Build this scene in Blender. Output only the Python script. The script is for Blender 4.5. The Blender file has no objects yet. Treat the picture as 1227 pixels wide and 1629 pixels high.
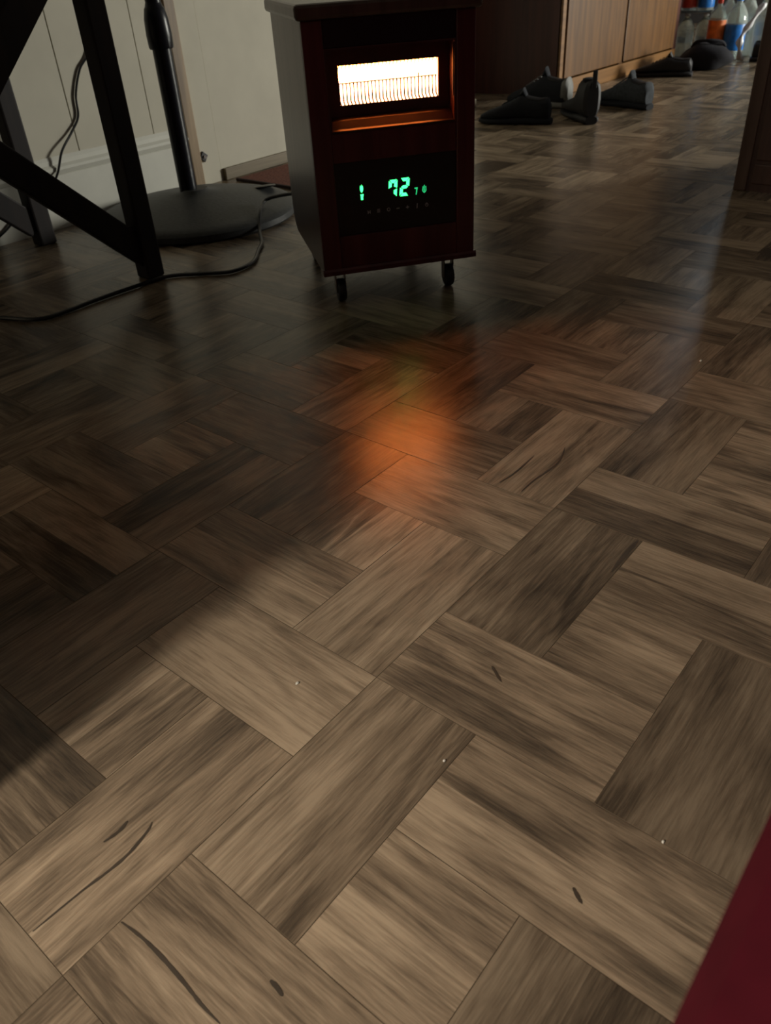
import bpy, bmesh, math, random
from mathutils import Vector, Matrix, Euler
PI = math.pi
R = math.radians
C = bpy.context.scene.collection
sc = bpy.context.scene

# ------------------------------------------------------------------ camera
AL = R(48.5894)                      # room axes: x runs along the left wall, y runs towards it
def room(v):
    return Vector((v[0]*math.cos(AL)+v[1]*math.sin(AL), -v[0]*math.sin(AL)+v[1]*math.cos(AL), v[2]))
cR = room((0.99773309, -0.03893306, -0.05488981))
cU = room((0.06729543, 0.57722803, 0.81380533))
cF = room((0.0, 0.81565435, -0.57853953))
cam_d = bpy.data.cameras.new('camera')
cam = bpy.data.objects.new('camera', cam_d); C.objects.link(cam)
m = Matrix.Identity(4)
for i in range(3):
    m[i][0] = cR[i]; m[i][1] = cU[i]; m[i][2] = -cF[i]
m[0][3] = 0; m[1][3] = 0; m[2][3] = 0.58011
cam.matrix_world = m
cam_d.sensor_fit = 'VERTICAL'; cam_d.sensor_height = 36.0; cam_d.sensor_width = 27.1
cam_d.lens = 1251.5 / 1629 * 36.0
cam_d.clip_start = 0.01
cam_d.dof.use_dof = True; cam_d.dof.focus_distance = 0.95; cam_d.dof.aperture_fstop = 12.0
sc.camera = cam

# ------------------------------------------------------------------ world, light, exposure
w = bpy.data.worlds.new('night'); sc.world = w; w.use_nodes = True
bg = w.node_tree.nodes['Background']; bg.inputs[0].default_value = (0.5, 0.45, 0.6, 1); bg.inputs[1].default_value = 0.004
def lamp(name, loc, power, color, radius):
    d = bpy.data.lights.new(name, 'POINT'); d.energy = power; d.color = color; d.shadow_soft_size = radius
    o = bpy.data.objects.new(name, d); C.objects.link(o); o.location = loc; return o
lamp('table_lamp_light', (-0.95, 0.54, 1.02), 92.0, (1.0, 0.89, 0.74), 0.09)
lamp('kitchen_lamp_light', (6.2, -1.5, 0.85), 660.0, (0.98, 0.97, 0.86), 0.45)
lamp('bottle_fill_light', (4.6, 1.35, 1.35), 3.5, (0.80, 0.92, 1.0), 0.06)  # unseen cool fill, added for highlights on the bottles and bluish floor reflections
sc.view_settings.view_transform = 'Standard'; sc.view_settings.look = 'None'
sc.view_settings.gamma = 1.0; sc.view_settings.use_curve_mapping = False
sc.view_settings.exposure = 0.0

# ------------------------------------------------------------------ materials
def newmat(name):
    mt = bpy.data.materials.new(name); mt.use_nodes = True
    nt = mt.node_tree; return mt, nt, nt.nodes['Principled BSDF']
def N(nt, t, **kw):
    n = nt.nodes.new(t)
    for k, v in kw.items(): setattr(n, k, v)
    return n
def mathn(nt, op, a, b=None):
    n = N(nt, 'ShaderNodeMath', operation=op)
    for i, x in enumerate((a, b)):
        if x is None: continue
        if hasattr(x, 'is_output') or hasattr(x, 'links'): nt.links.new(x, n.inputs[i])
        else: n.inputs[i].default_value = x
    return n.outputs[0]
def plain(name, col, rough=0.5, metal=0.0, var=0.15, scale=30, bump=0.0, spec=0.5, coat=0.0, stretch=(1,1,1)):
    mt, nt, p = newmat(name)
    tc = N(nt, 'ShaderNodeTexCoord'); mp = N(nt, 'ShaderNodeMapping'); mp.inputs['Scale'].default_value = stretch
    nz = N(nt, 'ShaderNodeTexNoise'); nz.inputs['Scale'].default_value = scale; nz.inputs['Detail'].default_value = 4
    nt.links.new(tc.outputs['Object'], mp.inputs[0]); nt.links.new(mp.outputs[0], nz.inputs['Vector'])
    rp = N(nt, 'ShaderNodeValToRGB')
    rp.color_ramp.elements[0].position = 0.3; rp.color_ramp.elements[1].position = 0.7
    rp.color_ramp.elements[0].color = (*[c*(1-var) for c in col], 1)
    rp.color_ramp.elements[1].color = (*[min(1, c*(1+var)) for c in col], 1)
    nt.links.new(nz.outputs['Fac'], rp.inputs[0]); nt.links.new(rp.outputs[0], p.inputs['Base Color'])
    p.inputs['Roughness'].default_value = rough; p.inputs['Metallic'].default_value = metal
    p.inputs['Specular IOR Level'].default_value = spec; p.inputs['Coat Weight'].default_value = coat
    if bump:
        b = N(nt, 'ShaderNodeBump'); b.inputs['Strength'].default_value = bump; b.inputs['Distance'].default_value = 0.002
        nt.links.new(nz.outputs['Fac'], b.inputs['Height']); nt.links.new(b.outputs[0], p.inputs['Normal'])
    return mt
def emis(name, col, k):
    mt, nt, p = newmat(name)
    p.inputs['Base Color'].default_value = (0.02, 0.02, 0.02, 1)
    p.inputs['Emission Color'].default_value = (*col, 1); p.inputs['Emission Strength'].default_value = k
    return mt

GA, GB, GS = 0.04011, 0.02013, 0.116874     # floor lattice origin and cell size
def floor_mat(name, along_x, attr):
    mt, nt, p = newmat(name)
    geo = N(nt, 'ShaderNodeNewGeometry'); sep = N(nt, 'ShaderNodeSeparateXYZ')
    nt.links.new(geo.outputs['Position'], sep.inputs[0])
    if attr:
        at = N(nt, 'ShaderNodeAttribute'); at.attribute_name = 'tone'; col = at.outputs['Color']
        sp = N(nt, 'ShaderNodeSeparateColor'); nt.links.new(col, sp.inputs[0]); rnd = sp.outputs['Green']; tone = sp.outputs['Red']
    else:
        oi = N(nt, 'ShaderNodeObjectInfo')
        sp = N(nt, 'ShaderNodeSeparateColor'); nt.links.new(oi.outputs['Color'], sp.inputs[0]); rnd = sp.outputs['Green']; tone = sp.outputs['Red']
    X, Y = (sep.outputs[0], sep.outputs[1]) if along_x else (sep.outputs[1], sep.outputs[0])
    off = mathn(nt, 'MULTIPLY', rnd, 37.0)
    def vec(sx, sy, sz=0.0):
        cb = N(nt, 'ShaderNodeCombineXYZ')
        nt.links.new(mathn(nt, 'MULTIPLY', mathn(nt, 'ADD', X, off), sx), cb.inputs[0])
        nt.links.new(mathn(nt, 'MULTIPLY', Y, sy), cb.inputs[1])
        nt.links.new(mathn(nt, 'ADD', off, sz), cb.inputs[2]); return cb.outputs[0]
    def noise(v, det=5, rough=0.6, dist=0.0):
        n = N(nt, 'ShaderNodeTexNoise'); n.inputs['Scale'].default_value = 1.0
        n.inputs['Detail'].default_value = det; n.inputs['Roughness'].default_value = rough; n.inputs['Distortion'].default_value = dist
        nt.links.new(v, n.inputs['Vector']); return n.outputs['Fac']
    streak = noise(vec(4.5, 42.0), 4, 0.55, 1.2)
    fine = noise(vec(22.0, 420.0, 3.0), 6, 0.7, 0.3)
    blotch = noise(vec(7.0, 16.0, 7.0), 3, 0.5, 0.8)
    f = mathn(nt, 'ADD', mathn(nt, 'MULTIPLY', streak, 0.62), mathn(nt, 'MULTIPLY', blotch, 0.50))
    f = mathn(nt, 'ADD', f, mathn(nt, 'ADD', mathn(nt, 'MULTIPLY', fine, 0.54), -0.10))
    # narrower strips printed within each plank
    org = GB if along_x else GA
    idx = mathn(nt, 'FLOOR', mathn(nt, 'DIVIDE', mathn(nt, 'SUBTRACT', Y, org), GS/2))
    wn = N(nt, 'ShaderNodeTexWhiteNoise', noise_dimensions='2D'); cb = N(nt, 'ShaderNodeCombineXYZ')
    nt.links.new(idx, cb.inputs[0]); nt.links.new(off, cb.inputs[1]); nt.links.new(cb.outputs[0], wn.inputs['Vector'])
    f = mathn(nt, 'ADD', f, mathn(nt, 'MULTIPLY', mathn(nt, 'SUBTRACT', wn.outputs['Value'], 0.5), 0.24))
    rp = N(nt, 'ShaderNodeValToRGB'); e = rp.color_ramp.elements
    e[0].position = 0.48; e[0].color = (0.070, 0.053, 0.038, 1)
    e[1].position = 0.94; e[1].color = (0.42, 0.325, 0.225, 1)
    k = e.new(0.62); k.color = (0.145, 0.108, 0.074, 1)
    k = e.new(0.75); k.color = (0.25, 0.188, 0.128, 1)
    nt.links.new(f, rp.inputs[0])
    mx = N(nt, 'ShaderNodeVectorMath', operation='SCALE'); nt.links.new(rp.outputs[0], mx.inputs[0]); nt.links.new(tone, mx.inputs['Scale'])
    nt.links.new(mx.outputs[0], p.inputs['Base Color'])
    ro = mathn(nt, 'ADD', mathn(nt, 'MULTIPLY', streak, 0.10), 0.20)
    nt.links.new(ro, p.inputs['Roughness'])
    p.inputs['Specular IOR Level'].default_value = 0.42
    b = N(nt, 'ShaderNodeBump'); b.inputs['Strength'].default_value = 0.25; b.inputs['Distance'].default_value = 0.0006
    nt.links.new(fine, b.inputs['Height']); nt.links.new(b.outputs[0], p.inputs['Normal'])
    return mt
def wood_mat(name, dark, light, rough=0.35, axis=2, scale=1.0, coat=0.0):
    mt, nt, p = newmat(name)
    tc = N(nt, 'ShaderNodeTexCoord'); mp = N(nt, 'ShaderNodeMapping')
    s = [40*scale]*3; s[axis] = 2.5*scale; mp.inputs['Scale'].default_value = s
    nz = N(nt, 'ShaderNodeTexNoise'); nz.inputs['Scale'].default_value = 1; nz.inputs['Detail'].default_value = 6; nz.inputs['Distortion'].default_value = 0.6
    nt.links.new(tc.outputs['Object'], mp.inputs[0]); nt.links.new(mp.outputs[0], nz.inputs['Vector'])
    rp = N(nt, 'ShaderNodeValToRGB'); rp.color_ramp.elements[0].position = 0.35; rp.color_ramp.elements[1].position = 0.68
    rp.color_ramp.elements[0].color = (*dark, 1); rp.color_ramp.elements[1].color = (*light, 1)
    nt.links.new(nz.outputs['Fac'], rp.inputs[0]); nt.links.new(rp.outputs[0], p.inputs['Base Color'])
    p.inputs['Roughness'].default_value = rough; p.inputs['Coat Weight'].default_value = coat; p.inputs['Coat Roughness'].default_value = 0.2
    return mt
M = {}
M['fxo'] = floor_mat('oak_vinyl_lengthwise', True, False); M['fyo'] = floor_mat('oak_vinyl_crosswise', False, False)
M['fxa'] = floor_mat('oak_vinyl_lengthwise_far', True, True); M['fya'] = floor_mat('oak_vinyl_crosswise_far', False, True)
M['joint'] = plain('floor_joint', (0.14, 0.104, 0.070), 0.9, spec=0.1)
M['crack'] = plain('printed_wood_crack', (0.060, 0.045, 0.032), 0.5)
M['wallpanel'] = plain('cream_panelling', (0.60, 0.565, 0.47), 0.9, var=0.05, scale=9, bump=0.1)
M['groove'] = plain('panel_groove', (0.10, 0.08, 0.05), 0.8)
M['white'] = plain('white_gloss_paint', (0.66, 0.65, 0.58), 0.6, var=0.05, scale=12)
M['ceil'] = plain('ceiling_paint', (0.08, 0.075, 0.07), 0.9, var=0.03)
M['oldwall'] = plain('dull_wall_paint', (0.045, 0.04, 0.04), 0.8, var=0.05)
M['trimwood'] = wood_mat('weathered_trim_wood', (0.17, 0.11, 0.06), (0.33, 0.23, 0.13), 0.5, 2)
M['basewood'] = wood_mat('dark_base_wood', (0.13, 0.10, 0.06), (0.24, 0.19, 0.12), 0.5, 0)
M['tablewood'] = wood_mat('espresso_stained_wood', (0.009, 0.006, 0.007), (0.020, 0.012, 0.011), 0.7, 2)
M['black'] = plain('black_plastic', (0.012, 0.012, 0.014), 0.35, var=0.2)
M['blackgloss'] = plain('black_gloss_metal', (0.006, 0.006, 0.010), 0.32, var=0.2, spec=0.3)
M['stand'] = plain('grey_black_textured_plastic', (0.034, 0.036, 0.038), 0.5, var=0.25, scale=120, bump=0.3)
M['cherry'] = wood_mat('cherry_veneer', (0.070, 0.011, 0.015), (0.125, 0.022, 0.026), 0.32, 2, coat=0.15)
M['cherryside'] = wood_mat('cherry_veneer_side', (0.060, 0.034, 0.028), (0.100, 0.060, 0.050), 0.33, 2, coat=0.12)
M['blackpanel'] = plain('black_satin_panel', (0.008, 0.007, 0.010), 0.30, var=0.2)
M['hoodside'] = plain('dark_hood_metal', (0.060, 0.008, 0.009), 0.5, var=0.15)
M['recess'] = plain('dark_red_brown_metal', (0.045, 0.016, 0.010), 0.42, metal=0.3, var=0.15)
M['grillbar'] = plain('heat_dulled_wire', (0.020, 0.012, 0.008), 0.6, metal=0.3)
M['glow'] = emis('glowing_heating_element', (1.0, 0.22, 0.035), 50.0)
M['glowlow'] = emis('glowing_reflector_band', (1.0, 0.42, 0.20), 8.0)
M['digit'] = emis('green_display_segments', (0.03, 1.0, 0.16), 5.0)
M['digitdim'] = emis('green_display_icons', (0.03, 0.8, 0.25), 0.9)
M['print'] = plain('grey_panel_printing', (0.55, 0.52, 0.55), 0.5)
M['caster'] = plain('black_caster_wheel', (0.012, 0.012, 0.013), 0.4)
M['chrome'] = plain('dull_steel', (0.25, 0.22, 0.21), 0.35, metal=0.9)
M['rug'] = plain('red_brown_woven_rug', (0.17, 0.055, 0.035), 0.9, var=0.5, scale=140, bump=1.0)
M['rugedge'] = plain('dark_rug_binding', (0.035, 0.02, 0.018), 0.9)
M['oak'] = wood_mat('honey_oak', (0.085, 0.036, 0.008), (0.17, 0.076, 0.018), 0.4, 2)
M['oakh'] = wood_mat('honey_oak_rail', (0.17, 0.078, 0.020), (0.27, 0.13, 0.038), 0.4, 0)
M['redpanel'] = wood_mat('dark_reddish_side_panel', (0.055, 0.015, 0.011), (0.085, 0.025, 0.018), 0.4, 2)
M['dresser'] = wood_mat('dark_walnut', (0.040, 0.018, 0.012), (0.075, 0.036, 0.024), 0.4, 2)
M['dresseredge'] = wood_mat('worn_walnut_edge', (0.07, 0.038, 0.026), (0.11, 0.065, 0.045), 0.4, 2)
M['sofa'] = plain('dark_red_upholstery', (0.060, 0.004, 0.009), 0.9, var=0.12, scale=60, bump=0.1, spec=0.1)
M['sneaker'] = plain('charcoal_blue_mesh', (0.010, 0.012, 0.018), 0.9, var=0.3, scale=200, bump=0.4)
M['sneakergrey'] = plain('slate_grey_suede', (0.045, 0.052, 0.062), 0.9, var=0.3, scale=90, bump=0.3)
M['greyrubber'] = plain('pale_grey_rubber', (0.17, 0.17, 0.16), 0.6)
M['leather'] = plain('black_leather', (0.005, 0.005, 0.008), 0.6, var=0.2, scale=60, bump=0.3)
M['fabricblack'] = plain('black_nylon', (0.005, 0.005, 0.010), 0.9, var=0.3, scale=50, bump=0.5)
M['film'] = plain('crumpled_white_film', (0.62, 0.62, 0.66), 0.3, var=0.15, scale=60, bump=0.6)
M['labelred'] = plain('red_bottle_label', (0.55, 0.045, 0.02), 0.35, var=0.25, scale=40)
M['labelorange'] = plain('orange_bottle_label', (0.70, 0.14, 0.02), 0.35, var=0.4, scale=25)
M['labelblue'] = plain('blue_bottle_label', (0.02, 0.17, 0.55), 0.35, var=0.25, scale=40)
M['capwhite'] = plain('white_cap', (0.7, 0.7, 0.7), 0.4)
M['crumb'] = plain('white_crumb', (0.8, 0.78, 0.7), 0.6)
mt, nt, p = newmat('clear_bottle_plastic'); M['pet'] = mt
p.inputs['Base Color'].default_value = (0.80, 0.90, 0.88, 1); p.inputs['Roughness'].default_value = 0.06
p.inputs['Transmission Weight'].default_value = 0.75; p.inputs['IOR'].default_value = 1.4

# ------------------------------------------------------------------ mesh helpers
class MB:
    def __init__(s): s.v = []; s.f = []
    def raw(s, vs, fs):
        n = len(s.v); s.v += [tuple(v) for v in vs]; s.f += [tuple(i+n for i in f) for f in fs]; return s
    def box(s, a, b, ch=0.0):
        x0, y0, z0 = a; x1, y1, z1 = b
        if ch <= 0:
            return s.raw([(x0,y0,z0),(x1,y0,z0),(x1,y1,z0),(x0,y1,z0),(x0,y0,z1),(x1,y0,z1),(x1,y1,z1),(x0,y1,z1)],
                         [(0,3,2,1),(4,5,6,7),(0,1,5,4),(1,2,6,5),(2,3,7,6),(3,0,4,7)])
        bm = bmesh.new(); bmesh.ops.create_cube(bm, size=1)
        for v in bm.verts: v.co = Vector(((x0+x1)/2+v.co.x*(x1-x0), (y0+y1)/2+v.co.y*(y1-y0), (z0+z1)/2+v.co.z*(z1-z0)))
        bmesh.ops.bevel(bm, geom=bm.edges[:], offset=ch, segments=2, profile=0.5, affect='EDGES')
        return s.bm(bm)
    def bm(s, bm, mat=None):
        bm.verts.index_update()
        s.raw([(mat @ v.co if mat else v.co) for v in bm.verts], [[v.index for v in f.verts] for f in bm.faces]); bm.free(); return s
    def beam(s, p, q, w, h, up=(0,0,1), ch=0.0):
        p = Vector(p); q = Vector(q); d = (q-p); L = d.length; d.normalize()
        side = d.cross(Vector(up)).normalized(); u = side.cross(d).normalized()
        t = MB().box((0,-w/2,-h/2), (L,w/2,h/2), ch)
        mm = Matrix(((d.x,side.x,u.x,p.x),(d.y,side.y,u.y,p.y),(d.z,side.z,u.z,p.z),(0,0,0,1)))
        return s.raw([mm @ Vector(v) for v in t.v], t.f)
    def tube(s, pts, r, n=10, close=False):
        pts = [Vector(p) for p in pts]; k = len(pts); rr = r if isinstance(r, (list, tuple)) else [r]*k
        ref = Vector((0,0,1)); vs = []
        for i, p_ in enumerate(pts):
            d = (pts[min(i+1,k-1)]-pts[max(i-1,0)]).normalized()
            a = d.cross(ref)
            if a.length < 0.05: a = d.cross(Vector((1,0,0)))
            a.normalize(); b = a.cross(d)
            vs += [p_ + (a*math.cos(2*PI*j/n)+b*math.sin(2*PI*j/n))*rr[i] for j in range(n)]
        fs = [(i*n+j, i*n+(j+1)%n, (i+1)*n+(j+1)%n, (i+1)*n+j) for i in range(k-1) for j in range(n)]
        fs += [tuple(range(n-1,-1,-1)), tuple((k-1)*n+j for j in range(n))]
        return s.raw(vs, fs)
    def lathe(s, prof, n=32, c=(0,0), cap=True):
        vs = [(c[0]+r*math.cos(2*PI*j/n), c[1]+r*math.sin(2*PI*j/n), z) for r, z in prof for j in range(n)]
        fs = [(i*n+j, i*n+(j+1)%n, (i+1)*n+(j+1)%n, (i+1)*n+j) for i in range(len(prof)-1) for j in range(n)]
        if cap: fs += [tuple(range(n-1,-1,-1)), tuple((len(prof)-1)*n+j for j in range(n))]
        return s.raw(vs, fs)
    def prism(s, poly, x0, x1, axis=0):
        n = len(poly)
        def P(a, t):
            return {0:(t,a[0],a[1]), 1:(a[0],t,a[1]), 2:(a[0],a[1],t)}[axis]
        return s.raw([P(a,x0) for a in poly]+[P(a,x1) for a in poly],
              [tuple(range(n-1,-1,-1)), tuple(range(n,2*n))]+[(i,(i+1)%n,n+(i+1)%n,n+i) for i in range(n)])
    def mesh(s, name, mat, smooth=False):
        me = bpy.data.meshes.new(name); me.from_pydata(s.v, [], s.f); me.materials.append(mat)
        bm = bmesh.new(); bm.from_mesh(me); bmesh.ops.recalc_face_normals(bm, faces=bm.faces[:]); bm.to_mesh(me); bm.free()
        if smooth:
            me.polygons.foreach_set('use_smooth', [True]*len(me.polygons)); me.set_sharp_from_angle(angle=R(40))
        return me
    def build(s, name, mat, parent=None, smooth=False, label=None):
        o = bpy.data.objects.new(name, s.mesh(name, mat, smooth)); C.objects.link(o)
        if parent: o.parent = parent
        if label: o['label'] = label
        return o
def thing(name, label, cat, loc=(0,0,0), rz=0, group=None):
    o = bpy.data.objects.new(name, None); C.objects.link(o); o.location = loc; o.rotation_euler = (0,0,rz)
    o['label'] = label; o['category'] = cat; o.empty_display_size = 0.05
    if group: o['group'] = group
    return o
def tag(o, label, cat, group=None):
    o['label'] = label; o['category'] = cat
    if group: o['group'] = group
    return o
def struct(o): o['kind'] = 'structure'; return o
def smoothpath(pts, k=8):
    pts = [Vector(p) for p in pts]; out = []
    for i in range(len(pts)-1):
        p0 = pts[max(i-1,0)]; p1 = pts[i]; p2 = pts[i+1]; p3 = pts[min(i+2,len(pts)-1)]
        for j in range(k):
            t = j/k
            out.append(0.5*((2*p1)+(-p0+p2)*t+(2*p0-5*p1+4*p2-p3)*t*t+(-p0+3*p1-3*p2+p3)*t**3))
    out.append(pts[-1]); return out

# ------------------------------------------------------------------ structure: floor with its planks
random.seed(11)
VW = 2.172                                    # the left wall's face
fl = struct(MB().box((-1.6,-2.2,-0.06), (7.2,3.0,-0.0005)).build('floor', M['joint']))
def plank_mb(nx, ny, x0=0.0, y0=0.0):
    g = 0.0002; c = 0.0002
    a = x0+g; b = x0+nx*GS-g; d = y0+g; e = y0+ny*GS-g
    return ([(a,d,-0.0025),(b,d,-0.0025),(b,e,-0.0025),(a,e,-0.0025),(a,d,-c),(b,d,-c),(b,e,-c),(a,e,-c),
             (a+c,d+c,0),(b-c,d+c,0),(b-c,e-c,0),(a+c,e-c,0)],
            [(0,1,5,4),(1,2,6,5),(2,3,7,6),(3,0,4,7),(4,5,9,8),(5,6,10,9),(6,7,11,10),(7,4,8,11),(8,9,10,11)])
planks = []
for c in range(-14, 62):
    for r in range(-19, 25):
        mc, mr = c % 3, r % 3
        if mr == 0 and mc == 0: planks.append((c, r, 2, 1, 1))
        elif mr == 2 and mc == 1: planks.append((c, r, 2, 1, 1))
        elif mc == 0 and mr == 1: planks.append((c, r, 1, 2, 0))
        elif mc == 2 and mr == 0: planks.append((c, r, 1, 2, 0))
        elif mc == 1 and mr == 1: planks.append((c, r, 1, 1, 1 if (r//3) % 2 else 0))
keep = []
for q in planks:
    x = GA+(q[0]+q[2]/2)*GS; y = GB+(q[1]+q[3]/2)*GS
    if not (-1.5 < x < 7.0 and -2.0 < y < 2.95): continue
    d = Vector((x, y, -0.58011)); z = d.dot(cF); vis = False; area = 0
    if z > 0.05:
        px = 613.5+1251.5*d.dot(cR)/z; py = 814.5-1251.5*d.dot(cU)/z
        vis = -120 < px < 1347 and 90 < py < 1800
        area = 1/z**3*0.58
    # hidden under the walls, sofa: not in view
    if y > VW+0.05: vis = False
    keep.append((vis, -area, q))
keep.sort(key=lambda k: (not k[0], k[1]))
TONE = {(0,3):1.18, (1,2):0.92, (2,3):1.05, (2,0):1.10, (3,1):1.22, (1,1):1.10, (4,1):1.02, (1,4):1.12, (3,0):0.58, (0,0):0.62,  # dark plank at lower right also has vignette darkening put into its tone
        (0,1):1.02, (4,2):0.72, (3,3):1.0, (5,0):0.92, (6,0):0.8, (5,3):1.05, (5,2):0.72, (-1,2):0.66, (-1,3):0.66, (2,-1):0.8,
        (3,4):1.1, (4,4):1.2, (0,4):0.95, (6,1):0.85, (6,3):0.95, (2,6):0.9, (-1,0):0.9, (3,-2):0.75, (7,2):0.72}
mesh_cache = {}
def tone_of(c, r):
    return TONE.get((c, r), random.uniform(0.70, 1.15))
nind = 0; stuff = {0: ([], [], []), 1: ([], [], [])}
for vis, a, (c, r, nx, ny, h) in keep:
    x0 = GA+c*GS; y0 = GB+r*GS; t = tone_of(c, r); rn = random.random()
    if vis and nind < 300:
        key = (nx, ny, h)
        if key not in mesh_cache:
            v, f = plank_mb(nx, ny); me = MB().raw(v, f).mesh('plank', M['fxo'] if h else M['fyo']); me.materials.append(M['joint']); mesh_cache[key] = me
            for p_ in me.polygons:
                if p_.normal.z < 0.95: p_.material_index = 1
        o = bpy.data.objects.new('plank', mesh_cache[key]); C.objects.link(o); o.parent = fl
        o.location = (x0, y0, 0); o.color = (t, rn, 0, 1); nind += 1
        if (c, r) == (0, 3): pl_a = o
        if (c, r) == (0, 1): pl_b = o
        if (c, r) == (6, 3): pl_c = o
        if (c, r) == (3, 1): pl_d = o
        if (c, r) == (2, 0): pl_e = o
        if (c, r) == (4, 2): pl_f = o
    else:
        v, f = plank_mb(nx, ny, x0, y0); V, F, T = stuff[h]
        n = len(V); V += v; F += [tuple(i+n for i in q) for q in f]; T += [(t, rn, 0, 1)]*len(v)
for h in (0, 1):
    V, F, T = stuff[h]
    mb = MB(); mb.v = V; mb.f = F
    me = mb.mesh('distant_planks', M['fxa'] if h else M['fya'])
    me.materials.append(M['joint'])
    for p_ in me.polygons:
        if p_.normal.z < 0.95: p_.material_index = 1
    at = me.color_attributes.new('tone', 'FLOAT_COLOR', 'POINT')
    for i, t in enumerate(T): at.data[i].color = t
    o = bpy.data.objects.new('distant_planks', me); C.objects.link(o); o.parent = fl; o['kind'] = 'stuff'
# printed cracks and knots of the wood pattern: thin inlaid ribbons
def ribbon(parent, name, pts, wd):
    P = smoothpath([(x, y, 0) for x, y in pts], 5); k = len(P); vs = []
    ox, oy, _ = parent.location
    for i, p_ in enumerate(P):
        d = (P[min(i+1,k-1)]-P[max(i-1,0)]).normalized(); sd = Vector((-d.y, d.x, 0))
        ww = wd*(0.25+math.sin(PI*min(1, (i+0.6)/(k-0.4)))**0.7)*(0.8+0.4*random.random())
        vs += [(p_.x-ox-sd.x*ww, p_.y-oy-sd.y*ww, 0.00035), (p_.x-ox+sd.x*ww, p_.y-oy+sd.y*ww, 0.00035)]
    fs = [(2*i, 2*i+1, 2*i+3, 2*i+2) for i in range(k-1)]
    MB().raw(vs, fs).build(name, M['crack'], parent)
ribbon(pl_a, 'wood_crack', [(0.0435,0.4169),(0.0842,0.4146),(0.1055,0.412),(0.126,0.4114),(0.1479,0.4158),(0.1552,0.4195)], 0.0011)
ribbon(pl_a, 'wood_crack', [(0.1193,0.4366),(0.1334,0.4348),(0.1433,0.4372)], 0.0012)
ribbon(pl_b, 'wood_crack', [(0.0889,0.3694),(0.0911,0.3514),(0.0919,0.3298),(0.0908,0.2998),(0.089,0.2771),(0.089,0.2575)], 0.0011)
ribbon(pl_b, 'wood_knot', [(0.1291,0.2505),(0.1289,0.244),(0.1273,0.2362)], 0.0015)
ribbon(pl_c, 'wood_crack', [(0.7503,0.4239),(0.7826,0.4242),(0.807,0.4212),(0.8425,0.4201),(0.8791,0.4315)], 0.0013)
ribbon(pl_c, 'wood_crack', [(0.7519,0.4584),(0.7845,0.4543),(0.8363,0.4557)], 0.0011)
ribbon(pl_d, 'wood_knot', [(0.4695,0.2876),(0.4637,0.2788),(0.4576,0.2692)], 0.0013)
ribbon(pl_e, 'wood_knot', [(0.3162,0.1164),(0.3127,0.1114),(0.309,0.1053)], 0.0013)
ribbon(pl_f, 'wood_crack', [(0.738,0.2585),(0.7105,0.2594),(0.6686,0.2580)], 0.0022)

# ------------------------------------------------------------------ walls
wl = struct(MB().box((-1.6,VW+0.004,0), (3.235,VW+0.10,2.4)).build('wall_left', M['groove']))
xs = [-1.52+i*0.2555 for i in range(0, 13)]      # panel joints fall at 0.77, 1.025, 1.281, 1.536
xs = [1.281+0.2555*k for k in range(-11, 2)]
for a, b in zip(xs[:-1], xs[1:]):
    MB().box((a+0.0016, VW, 0.12), (b-0.0016, VW+0.006, 2.4), 0.0008).build('panel', M['wallpanel'], wl)
MB().box((1.5376, VW, 0.12), (1.655, VW+0.006, 2.4), 0.0008).build('panel', M['wallpanel'], wl)
MB().box((1.684, VW-0.002, 0.0), (1.765, VW+0.006, 2.4), 0.001).build('panel', M['wallpanel'], wl)
MB().box((1.7665, VW, 0.0), (3.235, VW+0.006, 2.4), 0.001).build('panel', M['wallpanel'], wl)
bl = struct(MB().prism([(VW+0.005,0),(VW-0.012,0),(VW-0.012,0.132),(VW-0.009,0.1345),(VW+0.005,0.1345)], -1.6, 1.652).build('baseboard_left', M['white']))
MB().prism([(VW+0.005,0.1345),(VW-0.010,0.1352),(VW-0.016,0.146),(VW-0.015,0.153),(VW-0.008,0.160),(VW-0.006,0.170),(VW-0.002,0.179),(VW+0.005,0.179)], -1.6, 1.652).build('cap_moulding', M['white'], bl)
struct(MB().box((1.645,VW-0.016,0), (1.683,VW+0.005,2.4), 0.003).build('trim_1', M['trimwood']))
struct(MB().box((1.773,VW-0.014,0), (3.235,VW+0.001,0.036), 0.002).build('trim_2', M['basewood']))
t = thing('cable_outlet', 'small black square cable outlet low on the cream wall beside the wooden trim strip', 'outlet', (1.701, VW-0.002, 0.085))
MB().box((-0.012,-0.006,-0.012), (0.012,0,0.012), 0.002).build('faceplate', M['black'], t).rotation_euler = (0, R(38), 0)
MB().lathe([(0.0045,0),(0.0045,0.006),(0.002,0.006),(0.002,0.001)], 12).build('socket', M['chrome'], t).matrix_local = Matrix.Translation((0,-0.005,0)) @ Matrix.Rotation(PI/2, 4, 'X')
struct(MB().box((3.135,VW+0.10,0), (3.235,2.9,2.4)).build('wall_corner', M['wallpanel']))
struct(MB().box((3.18,2.9,0), (7.2,3.0,2.4)).build('wall_alcove', M['oldwall']))
struct(MB().box((7.1,-2.2,0), (7.2,2.9,2.4)).build('wall_back', M['oldwall']))
struct(MB().box((-1.7,-2.3,0), (7.2,-2.2,2.4)).build('wall_right', M['oldwall']))
struct(MB().box((-1.7,-2.2,0), (-1.6,2.3,2.4)).build('wall_front', M['oldwall']))
struct(MB().box((-1.7,-2.3,2.4), (7.2,3.0,2.5)).build('ceiling', M['ceil']))

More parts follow.
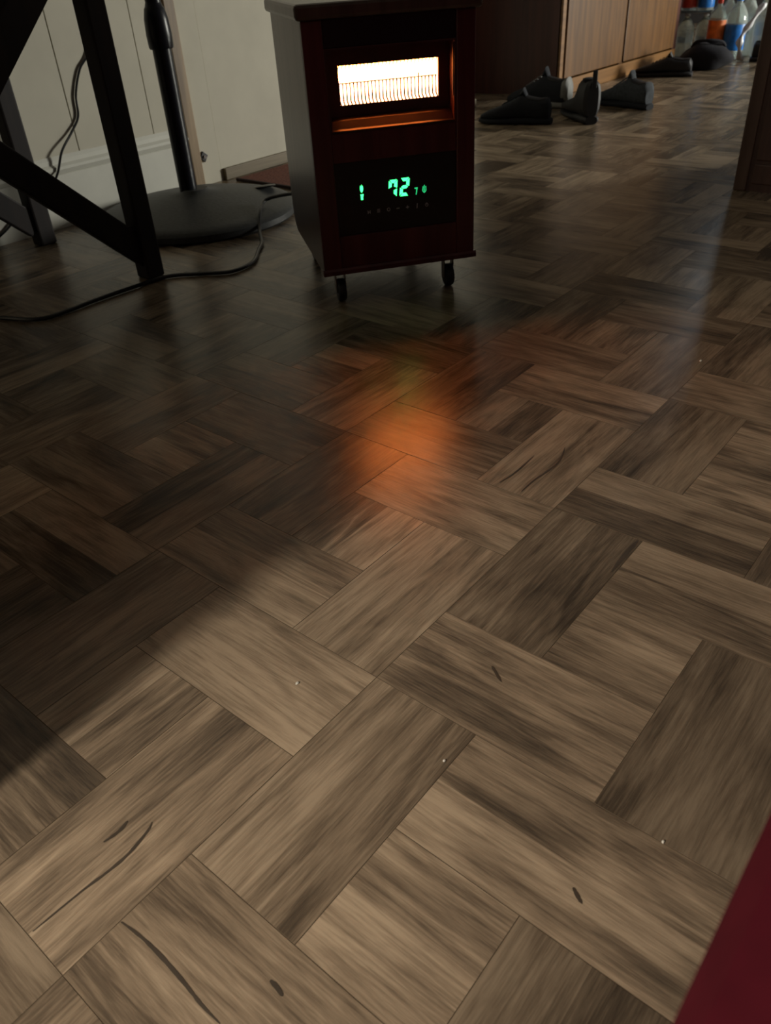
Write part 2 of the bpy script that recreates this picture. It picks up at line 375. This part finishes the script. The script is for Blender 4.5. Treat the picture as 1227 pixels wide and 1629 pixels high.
# ------------------------------------------------------------------ the infrared heater
HX, HY, HA = 1.103, 1.090, R(-36.4225)
W, D = 0.31, 0.377; ZB, ZT = 0.066, 0.495
hc = Vector((HX+W/2*math.cos(HA)-D/2*math.sin(HA), HY+W/2*math.sin(HA)+D/2*math.cos(HA), 0))
H = thing('space_heater', 'dark cherry wood cabinet space heater on casters with glowing orange grille and green 72 display', 'heater', hc, HA)
def hp(mb, name, mat, parent=H, **kw):           # coordinates measured from the front left bottom corner
    mb.v = [(x-W/2, y-D/2, z) for x, y, z in mb.v]
    return mb.build(name, mat, parent, **kw)
# cabinet: two sides, back, bottom apron
hp(MB().prism([(0.0,ZB),(0.335,ZB),(0.362,ZB+0.012),(0.373,ZB+0.030),(D,ZB+0.055),(D,ZT),(0.0,ZT)], 0.0, 0.016), 'side_panel', M['cherryside'], label='left side panel, grey sheen from the wall')
hp(MB().prism([(0.0,ZB),(0.335,ZB),(0.362,ZB+0.012),(0.373,ZB+0.030),(D,ZB+0.055),(D,ZT),(0.0,ZT)], W-0.016, W), 'side_panel', M['cherryside'])
hp(MB().box((0.016,D-0.012,ZB+0.03), (W-0.016,D-0.002,ZT-0.001)), 'back_panel', M['black'])
hp(MB().box((0.016,0.05,ZB+0.004), (W-0.016,D-0.014,ZB+0.014)), 'bottom_panel', M['black'])
top = hp(MB().box((-0.010,-0.014,ZT), (W+0.010,D+0.006,ZT+0.024), 0.006), 'top', M['cherryside'])
# front face built round the openings: stiles, rails
fr = MB()
fr.box((0.0,-0.003,ZB), (0.036,0.014,ZT-0.0005), 0.002)
hp(fr, 'front_stile', M['cherry']); hp(MB().box((W-0.036,-0.003,ZB), (W,0.014,ZT-0.0005), 0.002), 'front_stile', M['cherry'])
hp(MB().box((0.036,0.001,0.452), (W-0.036,0.014,ZT-0.0005), 0.001), 'top_rail', M['blackpanel'])
hp(MB().box((0.036,0.0,0.268), (W-0.036,0.014,0.318), 0.001), 'middle_rail', M['cherry'])
hp(MB().box((0.036,0.0,ZB), (W-0.036,0.014,0.136), 0.001), 'bottom_rail', M['cherry'])
hp(MB().prism([(-0.006,ZB-0.002),(0.02,ZB-0.002),(0.02,ZB+0.006),(-0.003,ZB+0.010),(-0.006,ZB+0.006)], -0.003, W+0.004), 'base_moulding', M['cherry'])
# recessed hood round the grille
RX0, RX1, RZ0, RZ1, RD = 0.036, W-0.036, 0.318, 0.452, 0.034
GX0, GX1, GZ0, GZ1 = 0.064, 0.250, 0.3585, 0.4215
hood = hp(MB().box((RX0,-0.001,RZ1-0.0035), (RX1,RD,RZ1)).box((RX0,-0.001,RZ0), (RX0+0.004,RD,RZ1-0.0035)).box((RX1-0.004,-0.001,RZ0), (RX1,RD,RZ1-0.0035)), 'hood_frame', M['hoodside'])
hp(MB().prism([(-0.001,RZ0),(RD,RZ0),(RD,RZ0+0.024),(0.016,RZ0+0.018),(0.004,RZ0+0.006),(-0.001,RZ0+0.004)], RX0+0.004, RX1-0.004), 'lower_ledge', M['recess'], label='sloping ledge under the grille, lit orange')
bz = MB()
bz.box((RX0+0.004,RD-0.004,RZ0+0.02), (GX0,RD,RZ1-0.0035)).box((GX1,RD-0.004,RZ0+0.02), (RX1-0.004,RD,RZ1-0.0035))
bz.box((GX0,RD-0.004,GZ1), (GX1,RD,RZ1-0.0035)).box((GX0,RD-0.004,RZ0+0.02), (GX1,RD,GZ0))
hp(bz, 'grille_bezel', M['hoodside'])
el = hp(MB().tube([(GX0-0.004,RD+0.034,GZ0+0.052), (GX1+0.004,RD+0.034,GZ0+0.052)], 0.016, 16), 'heating_tube', M['glow'], smooth=True, label='white-hot horizontal heating tube')
hp(MB().box((GX0-0.02,RD+0.054,GZ0-0.03), (GX1+0.02,RD+0.056,GZ1+0.02)), 'glowing_reflector', M['glowlow'])
hp(MB().box((GX0-0.022,RD,GZ1+0.020), (GX1+0.022,RD+0.058,GZ1+0.022)).box((GX0-0.022,RD,GZ0-0.034), (GX1+0.022,RD+0.058,GZ0-0.032)).box((GX0-0.022,RD,GZ0-0.032), (GX0-0.020,RD+0.058,GZ1+0.020)).box((GX1+0.020,RD,GZ0-0.032), (GX1+0.022,RD+0.058,GZ1+0.020)).box((GX0-0.022,RD+0.058,GZ0-0.034), (GX1+0.022,RD+0.060,GZ1+0.022)), 'element_housing', M['black'])
nb = 28
for i in range(nb):
    x = GX0+0.0018+(GX1-GX0-0.0036)*i/(nb-1)
    b = MB().tube([(x,RD-0.003,GZ0), (x-0.0006,RD+0.004,GZ0+0.006), (x,RD+0.006,GZ0+0.012), (x,RD+0.006,GZ0+0.034)], [0.0013]*4, 6)
    b.tube([(x,RD+0.006,GZ0+0.034), (x,RD+0.006,GZ1-0.007), (x,RD-0.002,GZ1)], [0.0003, 0.0003, 0.0009], 6)
    hp(b, 'grille_bar', M['grillbar'])
hp(MB().tube([(GX0,RD+0.007,GZ0+0.034), (GX1,RD+0.007,GZ0+0.034)], 0.0008, 6), 'cross_wire', M['grillbar'])
hp(MB().tube([(GX0+0.152,RD+0.010,GZ0), (GX0+0.152,RD+0.010,GZ0+0.040)], 0.0012, 6), 'support_wire', M['recess'])
hp(MB().box((W-0.043,-0.0025,0.362), (W-0.0405,0.0,0.446), 0.0005), 'bezel_trim', M['recess'])
# control panel
PX0, PX1, PZ0, PZ1 = 0.036, W-0.036, 0.136, 0.268
cp = hp(MB().box((PX0,0.003,PZ0), (PX1,0.014,PZ1), 0.001), 'control_panel', M['blackpanel'])
def flat(quads, name, mat, y=0.0022, th=0.0009, parent=None, **kw):
    mb = MB()
    for q in quads: mb.prism(q, y, y+th, 1)
    return hp(mb, name, mat, parent or cp, **kw)
def seg7(ch, x, z, w_, h_, t_, sl=0.10):
    on = {'7':'abcf','2':'abged'}[ch]
    g = t_*0.10; hw = h_/2
    S = {'a':[(t_*.25,h_),(w_-t_*.25,h_),(w_-t_,h_-t_),(t_,h_-t_)], 'd':[(t_,t_),(w_-t_,t_),(w_-t_*.25,0),(t_*.25,0)],
         'g':[(t_*.4,hw),(t_,hw+t_/2),(w_-t_,hw+t_/2),(w_-t_*.4,hw),(w_-t_,hw-t_/2),(t_,hw-t_/2)],
         'f':[(0,h_-t_*.25),(t_,h_-t_-g),(t_,hw+t_*.6),(0,hw+t_*.15)], 'b':[(w_,h_-t_*.25),(w_-t_,h_-t_-g),(w_-t_,hw+t_*.6),(w_,hw+t_*.15)],
         'e':[(0,hw-t_*.15),(t_,hw-t_*.6),(t_,t_+g),(0,t_*.25)], 'c':[(w_,hw-t_*.15),(w_-t_,hw-t_*.6),(w_-t_,t_+g),(w_,t_*.25)]}
    return [[(x+a+sl*b, z+b) for a, b in S[k]] for k in on]
flat(seg7('7', 0.1375, 0.197, 0.0165, 0.0315, 0.0058), 'digit', M['digit'], label='green digit 7')
flat(seg7('2', 0.1600, 0.197, 0.0180, 0.0325, 0.0058), 'digit', M['digit'], label='green digit 2')
# small 7-like unit mark
flat([[(0.1905,0.2095),(0.1965,0.2095),(0.1960,0.2075),(0.1905,0.2075)], [(0.1945,0.2095),(0.1965,0.2095),(0.1940,0.1965),(0.1925,0.1965)]], 'unit_mark', M['digitdim'])
# flame symbol, timer symbol, power symbol
def bar(x0, z0, x1, z1, t_=0.0013):
    d = Vector((x1-x0, z1-z0)); n = Vector((-d.y, d.x)).normalized()*t_/2
    return [(x0-n.x,z0-n.y),(x1-n.x,z1-n.y),(x1+n.x,z1+n.y),(x0+n.x,z0+n.y)]
flat([[(0.0835,0.2165),(0.0850,0.2125),(0.0870,0.2125),(0.0890,0.2165),(0.0892,0.2210),(0.0885,0.2245),(0.0878,0.2225),(0.0868,0.2265),(0.0858,0.2230),(0.0846,0.2250),(0.0835,0.2215)]], 'flame_symbol', M['digit'])
flat([[(0.0835,0.2090),(0.0895,0.2090),(0.0890,0.2065),(0.0838,0.2065)], bar(0.0848,0.2065,0.0850,0.1990,0.0018), bar(0.0876,0.2065,0.0868,0.1990,0.0018)], 'timer_symbol', M['digit'])
flat([bar(0.2075,0.2100,0.2065,0.2020), bar(0.2065,0.2020,0.2095,0.1985), bar(0.2095,0.1985,0.2130,0.2020), bar(0.2130,0.2020,0.2128,0.2100), bar(0.2100,0.2125,0.2098,0.2010)], 'power_symbol', M['digitdim'])
bx = [0.098,0.117,0.137,0.156,0.175,0.194,0.214]
def ring(x, z, r, k=8):
    return [bar(x+r*math.cos(2*PI*i/k), z+r*math.sin(2*PI*i/k), x+r*math.cos(2*PI*(i+1)/k), z+r*math.sin(2*PI*(i+1)/k), 0.0009) for i in range(k)]
marks = [[bar(bx[0]-.002,.172,bx[0]-.002,.178),bar(bx[0]+.002,.172,bx[0]+.002,.178),bar(bx[0]-.002,.175,bx[0]+.002,.175)],
         [bar(bx[1]-.003,.178,bx[1]+.003,.178,.0009),bar(bx[1]-.003,.1755,bx[1]+.003,.1755,.0009),bar(bx[1]-.003,.173,bx[1]+.003,.173,.0009)],
         ring(bx[2],.1755,.003), [bar(bx[3]-.003,.1755,bx[3]+.003,.1755)],
         [bar(bx[4]-.003,.1755,bx[4]+.003,.1755),bar(bx[4],.1725,bx[4],.1785)],
         [bar(bx[5],.171,bx[5]+.001,.180)], ring(bx[6],.1755,.003)+[bar(bx[6],.1755,bx[6],.1795)]]
for q in marks: flat(q, 'button_symbol', M['print'])
# casters
for cx_, cy_ in ((0.030,0.030),(W-0.050,0.030),(0.030,D-0.055),(W-0.050,D-0.055)):
    s = hp(MB().box((cx_-0.006,cy_-0.012,ZB-0.008), (cx_+0.018,cy_+0.014,ZB+0.0045), 0.001).box((cx_+0.0135,cy_-0.006,0.018), (cx_+0.0155,cy_+0.012,ZB-0.006)).box((cx_-0.0055,cy_-0.006,0.018), (cx_-0.0035,cy_+0.012,ZB-0.006)), 'caster', M['chrome'])
    wv = MB().lathe([(0.008,-0.008),(0.0205,-0.008),(0.0225,-0.0055),(0.0225,0.0055),(0.0205,0.008),(0.008,0.008)], 24)
    wv.v = [(cx_+0.005+z, cy_+y, 0.0227+x) for x, y, z in wv.v]
    hp(wv, 'wheel', M['caster'], s, smooth=True)

# ------------------------------------------------------------------ table with crossed braces
T = thing('trestle_table', 'dark stained wooden side table with crossed braces by the cream wall', 'table', (0.73, 1.822, 0))
TX0, TX1, TY0, TY1, LT = -0.305, 0.318, -0.235, 0.245, 0.70
s_ = 0.046
for x in (TX0, TX1):
    for y in (TY0, TY1):
        ox = -0.012 if y == TY0 else 0.004
        MB().box((x+ox-s_/2,y-s_/2,0), (x+ox+s_/2,y+s_/2,LT), 0.005).build('leg', M['tablewood'], T)
for y in (TY0, TY1):
    MB().beam((TX1-0.012,y-0.002,0.048), (TX0+0.012,y-0.002,0.612), 0.026, 0.058, ch=0.004).build('brace', M['tablewood'], T)
    MB().beam((TX0+0.012,y+0.004,0.100), (TX1-0.012,y+0.004,0.670), 0.026, 0.062, ch=0.004).build('brace', M['tablewood'], T)
MB().box((TX0-0.04,TY0-0.04,LT), (TX1+0.04,TY1+0.04,LT+0.025), 0.004).build('tabletop', M['tablewood'], T)

# ------------------------------------------------------------------ round stand
S = thing('pedestal_stand', 'black pedestal stand pole with wide grey domed round base against the wall', 'stand', (1.430, 1.885, 0))
MB().lathe([(0.10,0.0),(0.268,0.0),(0.274,0.006),(0.274,0.020),(0.266,0.028),(0.245,0.034),(0.20,0.044),(0.14,0.056),(0.08,0.066),(0.040,0.072),(0.034,0.078)], 64).build('base', M['stand'], S, True)
MB().lathe([(0.024,0.072),(0.024,0.435),(0.019,0.44),(0.019,1.15)], 24, (-0.012, 0.013)).build('pole', M['blackgloss'], S, True)
MB().lathe([(0.029,0.414),(0.031,0.418),(0.032,0.445),(0.030,0.478),(0.025,0.500),(0.022,0.504),(0.0195,0.512)], 24, (-0.012, 0.013)).build('collar', M['blackgloss'], S, True)
# black oval put in for shade: the base's back slope and heater's shadow
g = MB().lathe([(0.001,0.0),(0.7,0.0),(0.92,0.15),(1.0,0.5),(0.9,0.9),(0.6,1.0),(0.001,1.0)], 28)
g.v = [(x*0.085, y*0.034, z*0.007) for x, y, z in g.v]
go = g.build('shade_oval', M['black'], S, True); go.location = (0.215*math.cos(R(-12)), 0.215*math.sin(R(-12)), 0.0385)
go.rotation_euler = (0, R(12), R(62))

# ------------------------------------------------------------------ cords
def cord(name, pts, r, label, mat='black'):
    return tag(MB().tube(smoothpath(pts, 8), r, 8).build(name, M[mat], None, True), label, 'cord')
yc = VW-0.0055
cord('hanging_cord', [(1.47,yc,0.76),(1.44,yc,0.56),(1.385,yc,0.418),(1.340,yc,0.371),(1.310,yc,0.315),(1.300,yc,0.263),(1.266,yc-0.004,0.229),(1.216,yc-0.015,0.19),(1.180,yc-0.016,0.133),(1.12,yc-0.014,0.085),(1.038,yc-0.014,0.058),(0.985,yc-0.014,0.030),(0.90,yc-0.02,0.004),(0.70,yc-0.05,0.0035)], 0.0032,
     'thin black cord hanging down the cream wall behind the table')
cord('extension_cord', [(0.62,1.69,0.006),(0.683,1.650,0.005),(0.729,1.560,0.005),(0.790,1.548,0.005),(0.861,1.550,0.005),(0.95,1.546,0.005),(1.043,1.535,0.005),(1.10,1.475,0.005),(1.145,1.428,0.005),(1.215,1.435,0.005),(1.285,1.490,0.005),(1.335,1.530,0.006),(1.39,1.595,0.010),(1.44,1.640,0.040),(1.50,1.675,0.055),(1.53,1.60,0.072),(1.50,1.50,0.085)], 0.0045,
     'thick black power cord running over the floor from the heater to under the table')
a = thing('power_adapter', 'black power adapter lying on the floor at the end of the thick cord', 'adapter', (0.66, 1.735, 0), R(40))
MB().box((-0.045,-0.03,0), (0.045,0.03,0.032), 0.006).build('casing', M['black'], a)
MB().box((-0.02,-0.034,0.010), (0.02,-0.03,0.022), 0.001).build('rim', M['blackgloss'], a)

# ------------------------------------------------------------------ rug
rg = thing('rug', 'red brown woven rug lying between the wall and the heater', 'rug', (1.79, 2.12, 0))
MB().box((0.0,-0.42,0.0005), (0.50,0.0,0.008), 0.002).build('woven_field', M['rug'], rg)
MB().box((-0.010,-0.425,0.0004), (0.0,0.003,0.009), 0.002).build('binding', M['rugedge'], rg)

# ------------------------------------------------------------------ cabinets at the far side
def cabinet():
    c = thing('base_cabinet', 'honey oak low cabinet with dark red side panel behind the shoes', 'cabinet', (3.60, 1.955, 0))
    L = 1.30
    MB().box((0,0.012,0), (0.02,0.66,0.86)).build('side_panel', M['redpanel'], c, label='dark reddish side panel')
    MB().box((L-0.02,0.012,0), (L,0.66,0.86)).build('side_panel', M['redpanel'], c)
    MB().box((0.02,0.64,0), (L-0.02,0.655,0.86)).build('back_panel', M['redpanel'], c)
    MB().box((0.0,-0.012,0.86), (L,0.66,0.89), 0.003).build('worktop', M['oak'], c)
    MB().box((0.0,0.0,0.0), (L,0.02,0.062), 0.003).build('base_rail', M['oakh'], c)
    for a, b in ((0,0.03),(0.60,0.64),(L-0.05,L)):
        MB().box((a,0.002,0.062), (b,0.02,0.86), 0.002).build('stile', M['oakh' if a == 0 else ('redpanel' if b == L else 'oak')], c)
    for a, b in ((0.03,0.61),(0.63,L-0.05)):
        d = MB().box((a+0.004,-0.006,0.070), (b-0.004,0.010,0.80), 0.003).build('door', M['oak'], c)
        MB().tube([((a+b)/2+0.2,-0.006,0.68),((a+b)/2+0.2,-0.028,0.68)], [0.006,0.012], 12).build('knob', M['chrome'], d)
    return c
cabinet()
struct(MB().box((4.975,2.06,0), (4.995,2.9,2.4), 0.002).build('trim_3', M['oakh']))

# ------------------------------------------------------------------ dresser on the right
dr = thing('dresser', 'dark walnut dresser with framed side panel at the right edge', 'dresser', (2.336, 0.719, 0))
MB().box((0.006,-0.95,0.0), (0.45,-0.004,0.93)).build('body', M['dresser'], dr)
MB().box((0.0,-0.034,0.0), (0.014,0.0,0.93), 0.003).build('corner_stile', M['dresseredge'], dr)
MB().box((0.0,-0.93,0.02), (0.010,-0.046,0.070), 0.003).build('bottom_rail', M['dresser'], dr)
MB().box((0.0,-0.93,0.078), (0.012,-0.046,0.88), 0.004).build('side_panel', M['dresser'], dr)
MB().box((-0.01,-0.97,0.93), (0.47,0.015,0.955), 0.004).build('top', M['dresser'], dr)
for k in range(3):
    z0 = 0.08+k*0.28
    d = MB().box((0.05,-0.005,z0), (0.43,0.010,z0+0.26), 0.004).build('drawer', M['dresser'], dr)
    MB().tube([(0.24,0.010,z0+0.13),(0.24,0.030,z0+0.13)], [0.006,0.014], 12).build('knob', M['chrome'], d)

# ------------------------------------------------------------------ sofa the photographer sits on
so = thing('sofa', 'dark red upholstered sofa seat in the lower right corner', 'sofa', (0.55, -0.43, 0))
MB().box((-0.75,-0.42,0.06), (0.95,0.415,0.25), 0.02).build('base', M['sofa'], so, True)
cu = MB().box((-0.54,-0.40,0.2505), (0.95,0.438,0.385), 0.022).build('seat_cushion', M['sofa'], so, True)
MB().box((-0.75,-0.60,0.06), (0.95,-0.405,0.86), 0.04).build('backrest', M['sofa'], so, True)
for x in (-0.70, 0.90):
    for y in (-0.5, 0.36):
        MB().lathe([(0.018,0.0),(0.025,0.0605)], 12, (x, y)).build('foot', M['tablewood'], so)

# ------------------------------------------------------------------ unseen blocker added left of the camera to shadow the left of the floor
bk = thing('shadow_blocker', 'tall dark shelved blocker, unseen, added on the left to shadow the floor', 'shadow_blocker', (-0.30, 0.553, 0))
MB().box((-0.30,0.0,0), (-0.28,0.80,1.75)).build('side_panel', M['tablewood'], bk)
MB().box((0.26,0.0,0), (0.28,0.80,1.75)).build('side_panel', M['tablewood'], bk)
MB().box((-0.28,0.0,0.002), (0.26,0.015,1.75)).build('back_panel', M['tablewood'], bk)
for z in (0.05, 0.45, 0.85, 1.25, 1.73):
    MB().box((-0.28,0.015,z), (0.26,0.80,z+0.02)).build('shelf', M['tablewood'], bk)

# ------------------------------------------------------------------ shoes
def loft(secs, n=16):
    """secs: (x, half width, z bottom, z top, lean) -> closed body"""
    vs = []; k = len(secs)
    for x, hw, zb, zt, ln in secs:
        for j in range(n):
            a = 2*PI*j/n; ca, sa = math.cos(a), math.sin(a)
            yy = hw*(abs(ca)**0.75)*(1 if ca >= 0 else -1); zz = (zb+zt)/2+(zt-zb)/2*(abs(sa)**0.75)*(1 if sa >= 0 else -1)
            vs.append((x, yy+ln, zz))
    fs = [(i*n+j, i*n+(j+1)%n, (i+1)*n+(j+1)%n, (i+1)*n+j) for i in range(k-1) for j in range(n)]
    fs += [tuple(range(n-1,-1,-1)), tuple((k-1)*n+j for j in range(n))]
    return MB().raw(vs, fs)
def sneaker(loc, rz, up, sole, label, k=1.0, h=1.0, band=None):
    t = thing('shoe', label, 'shoe', loc, rz)
    sl = loft([(-0.002,0.022,0,0.020,0),(0.012,0.033,0,0.026,0),(0.08,0.034,0,0.028,0),(0.15,0.038,0,0.024,0),(0.21,0.046,0,0.023,0.003),(0.26,0.040,0.001,0.022,0.006),(0.288,0.020,0.004,0.020,0.008)])
    ub = loft([(0.006,0.024,0.018,0.070*h,0),(0.016,0.032,0.018,0.088*h,0),(0.05,0.034,0.018,0.084*h,0),(0.085,0.034,0.018,0.088*h,0),(0.115,0.034,0.018,0.098*h,0),(0.15,0.036,0.018,0.082*h,0),(0.20,0.042,0.018,0.062*h,0.003),(0.25,0.037,0.018,0.046*h,0.006),(0.280,0.020,0.018,0.032*h,0.008)])
    op = loft([(0.022,0.018,0.080*h,0.0885*h,0),(0.05,0.024,0.074*h,0.0865*h,0),(0.09,0.022,0.078*h,0.0925*h,0),(0.105,0.014,0.084*h,0.097*h,0)])
    for b in (sl, ub, op): b.v = [(x*k, y*k, z*k) for x, y, z in b.v]
    sl.build('sole', M[sole], t, True); ub.build('upper', M[up], t, True); op.build('opening', M['leather'], t, True)
    if band:
        hb = loft([(0.002,0.025,0.024,0.080*h,0),(0.012,0.0335,0.024,0.094*h,0),(0.030,0.0345,0.024,0.086*h,0)])
        hb.v = [(x*k-0.003, y*k, z*k) for x, y, z in hb.v]; hb.build('heel_patch', M['greyrubber'], t, True, label='pale grey heel patch')
    tg = loft([(0.10,0.014,0.085*h,0.100*h,0),(0.112,0.017,0.10*h,0.122*h,0),(0.125,0.012,0.09*h,0.105*h,0)], 10)
    tg.v = [(x*k, y*k, z*k) for x, y, z in tg.v]; tg.build('tongue', M[up], t, True)
    lc = MB()
    for i in range(5):
        x = 0.125+0.016*i; z = (0.098-0.0075*i)*h
        lc.tube([(x*k,-0.017*k,(z-0.004)*k),(x*k,0,(z+0.001)*k),((x+0.006)*k,0.017*k,(z-0.004)*k)], 0.0022*k, 6)
    lc.build('laces', M[band or sole], t)
    return t
#SHOES#
sneaker((3.01,1.66,0), R(104), 'sneaker', 'sneaker', 'charcoal shoe lying in front of the dark red cabinet side, leftmost of the shoes', 1.0, 1.05)
sneaker((3.345,1.762,0), R(92), 'sneaker', 'greyrubber', 'charcoal sneaker with pale grey sole standing behind the leftmost shoe', 1.02, 1.25, 'greyrubber')
sneaker((3.42,1.44,0), R(72), 'sneakergrey', 'sneaker', 'slate grey sneaker to the right of the black boot', 0.98, 1.15)
bt = thing('ankle_boot', 'black ankle boot with upright pull tab, between the charcoal and grey sneakers', 'boot', (3.05,1.51,0), R(46))
loft([(-0.002,0.024,0,0.028,0),(0.012,0.034,0,0.030,0),(0.08,0.034,0,0.030,0),(0.15,0.040,0,0.022,0),(0.21,0.047,0,0.022,0),(0.27,0.040,0.002,0.022,0),(0.298,0.018,0.006,0.020,0)]).build('sole', M['leather'], bt, True)
loft([(0.0,0.022,0.02,0.145,0),(0.010,0.034,0.02,0.150,0),(0.05,0.036,0.02,0.148,0),(0.09,0.036,0.02,0.146,0),(0.105,0.034,0.02,0.125,0),(0.14,0.036,0.02,0.085,0),(0.20,0.044,0.02,0.066,0),(0.26,0.038,0.02,0.050,0),(0.288,0.018,0.02,0.036,0)]).build('upper', M['leather'], bt, True)
MB().box((-0.008,-0.009,0.125), (-0.002,0.009,0.185), 0.002).build('pull_tab', M['leather'], bt)
MB().lathe([(0.024,0.140),(0.028,0.146),(0.028,0.152),(0.022,0.154)], 18, (0.048, 0)).build('cuff', M['fabricblack'], bt, True)

# ------------------------------------------------------------------ bag and black shoes by the bottles
def lump(rx, ry, rz, seed, n=20, amp=0.16, flatb=True):
    rnd = random.Random(seed); ph = [(rnd.uniform(0,6.3), rnd.randint(2,5), rnd.randint(1,4), rnd.uniform(0.4,1)) for _ in range(6)]
    vs = []; fs = []; m_ = n//2
    for i in range(m_+1):
        th = PI*i/m_
        for j in range(n):
            a = 2*PI*j/n
            q = 1+amp*sum(w_*math.sin(k1*a+p_)*math.sin(k2*th+p_) for p_, k1, k2, w_ in ph)/2
            z = max(0.0, rz*(0.8*math.cos(th)*q+0.62)) if flatb else rz*math.cos(th)*q
            vs.append((rx*math.sin(th)*math.cos(a)*q, ry*math.sin(th)*math.sin(a)*q, z))
    fs = [(i*n+j, i*n+(j+1)%n, (i+1)*n+(j+1)%n, (i+1)*n+j) for i in range(m_) for j in range(n)]
    return MB().raw(vs, fs)
bg_ = thing('duffel_bag', 'slumped black nylon bag on the floor in front of the bottles', 'bag', (4.64,1.68,0), R(-70))
lump(0.13, 0.10, 0.085, 4, 28).build('body', M['fabricblack'], bg_, True)
MB().tube(smoothpath([(-0.08,0.0,0.10),(-0.06,-0.03,0.125),(0.0,-0.05,0.13),(0.06,-0.03,0.122),(0.08,0.0,0.10)], 5), 0.007, 8).build('handle', M['fabricblack'], bg_, True)
sneaker((4.36,1.64,0), R(104), 'leather', 'leather', 'black shoe lying by the light cabinet rail left of the slumped bag', 1.0, 0.9)
sneaker((4.95,1.56,0), R(-75), 'leather', 'leather', 'black shoe to the right of the white plastic strip', 1.0, 1.1)

# ------------------------------------------------------------------ bottles
def bottle(loc, label, r=0.05, h=0.30, lab=None, lz=(0.08,0.17), cap='capwhite', rz=0, water=True):
    t = thing('plastic_bottle', label, 'bottle', loc, rz, 'bottles piled beyond the cabinet')
    MB().lathe([(r*0.75,0.0),(r*0.97,0.006),(r,0.02),(r,h*0.30),(r*0.96,h*0.33),(r,h*0.36),(r,h*0.62),(r*0.93,h*0.72),(r*0.62,h*0.83),(r*0.30,h*0.90),(r*0.27,h*0.95),(r*0.27,h*0.955)], 24).build('body', M['pet'], t, True)
    MB().lathe([(r*0.33,h*0.93),(r*0.33,h*0.995),(r*0.28,h)], 16).build('cap', M[cap], t, True)
    if lab:
        MB().lathe([(r*1.008,lz[0]),(r*1.012,lz[0]+0.001),(r*1.012,lz[1]-0.001),(r*1.008,lz[1])], 24, cap=False).build('label', M[lab], t, True)
    return t
#BOTTLES#
bottle((5.02,1.79,0), 'large clear bottle with orange label, left of the blue labelled one', 0.046, 0.28, 'labelorange', (0.055,0.185), 'labelred')
bottle((5.03,1.690,0), 'large clear bottle with wide blue label, nearest the white strip', 0.054, 0.29, 'labelblue', (0.045,0.165), 'labelblue')
bottle((5.06,1.975,0), 'clear unlabelled bottle at the left end of the lower row, next to the pale board', 0.045, 0.215, None)
bottle((5.10,1.885,0), 'clear unlabelled bottle in the lower row beside the orange labelled one', 0.045, 0.215, None)
bottle((5.18,1.795,0), 'clear bottle in the back row behind the orange labelled one', 0.045, 0.30, None)
bottle((5.19,1.690,0), 'clear bottle in the back row behind the blue labelled one', 0.048, 0.31, None)
bottle((5.16,1.590,0), 'clear bottle in the back row right of the blue labelled one', 0.045, 0.30, None)
tray = thing('bottle_tray', 'thin grey tray resting on the lower row of clear bottles', 'tray', (5.08,1.93,0.2155))
MB().box((-0.07,-0.10,0.0), (0.07,0.10,0.005), 0.001).build('bottom', M['greyrubber'], tray)
for y in (-0.10, 0.096):
    MB().box((-0.07,y,0.005), (0.07,y+0.004,0.016)).build('rim', M['greyrubber'], tray)
bottle((5.07,1.977,0.2208), 'bottle with red label on the tray of the upper row', 0.042, 0.25, 'labelred', (0.02,0.10), 'labelred')
bottle((5.07,1.885,0.2208), 'bottle with blue label on the tray of the upper row', 0.042, 0.25, 'labelblue', (0.02,0.10), 'labelblue')
# hanging strip of white plastic film
st = MB(); P = [(4.955,1.610,0.002),(4.945,1.622,0.05),(4.952,1.630,0.10),(4.962,1.610,0.15),(4.985,1.578,0.21),(5.02,1.56,0.26)]
P = smoothpath(P, 5); vs = []
for i, p_ in enumerate(P):
    ww = 0.014+0.006*math.sin(i*0.9)
    for j, (dy, dx) in enumerate(((-1,0.0),(-0.4,-0.006),(0.2,0.004),(1,-0.002))):
        vs.append((p_.x+dx+0.003*math.sin(i*1.7+j), p_.y+dy*ww, p_.z))
fs = [(i*4+j, i*4+j+1, (i+1)*4+j+1, (i+1)*4+j) for i in range(len(P)-1) for j in range(3)]
so_ = st.raw(vs, fs).build('plastic_strip', M['film'], None, True)
md = so_.modifiers.new('thick', 'SOLIDIFY'); md.thickness = 0.0015
tag(so_, 'crumpled white plastic strip hanging down from the bottles to the floor', 'plastic strip')

# ------------------------------------------------------------------ crumbs
def crumb(x, y, lab, k=1.0):
    o = lump(0.0014*k, 0.0009*k, 0.0009*k, int(x*1000), 8).build('crumb', M['crumb'], None, True)
    o.location = (x, y, 0.0002); tag(o, lab, 'crumb'); return o
crumb(0.3376, 0.4284, 'tiny white crumb on the bright plank left of the picture centre', 1.6)
crumb(0.3913, 0.0786, 'tiny white crumb on the floor nearest the red sofa', 1.3)
crumb(0.3504, 0.26, 'tiny white crumb below the picture centre, at a plank end', 1.3)
crumb(1.2466, 0.3818, 'pale crumb on the dim floor in front of the dresser', 2.2)
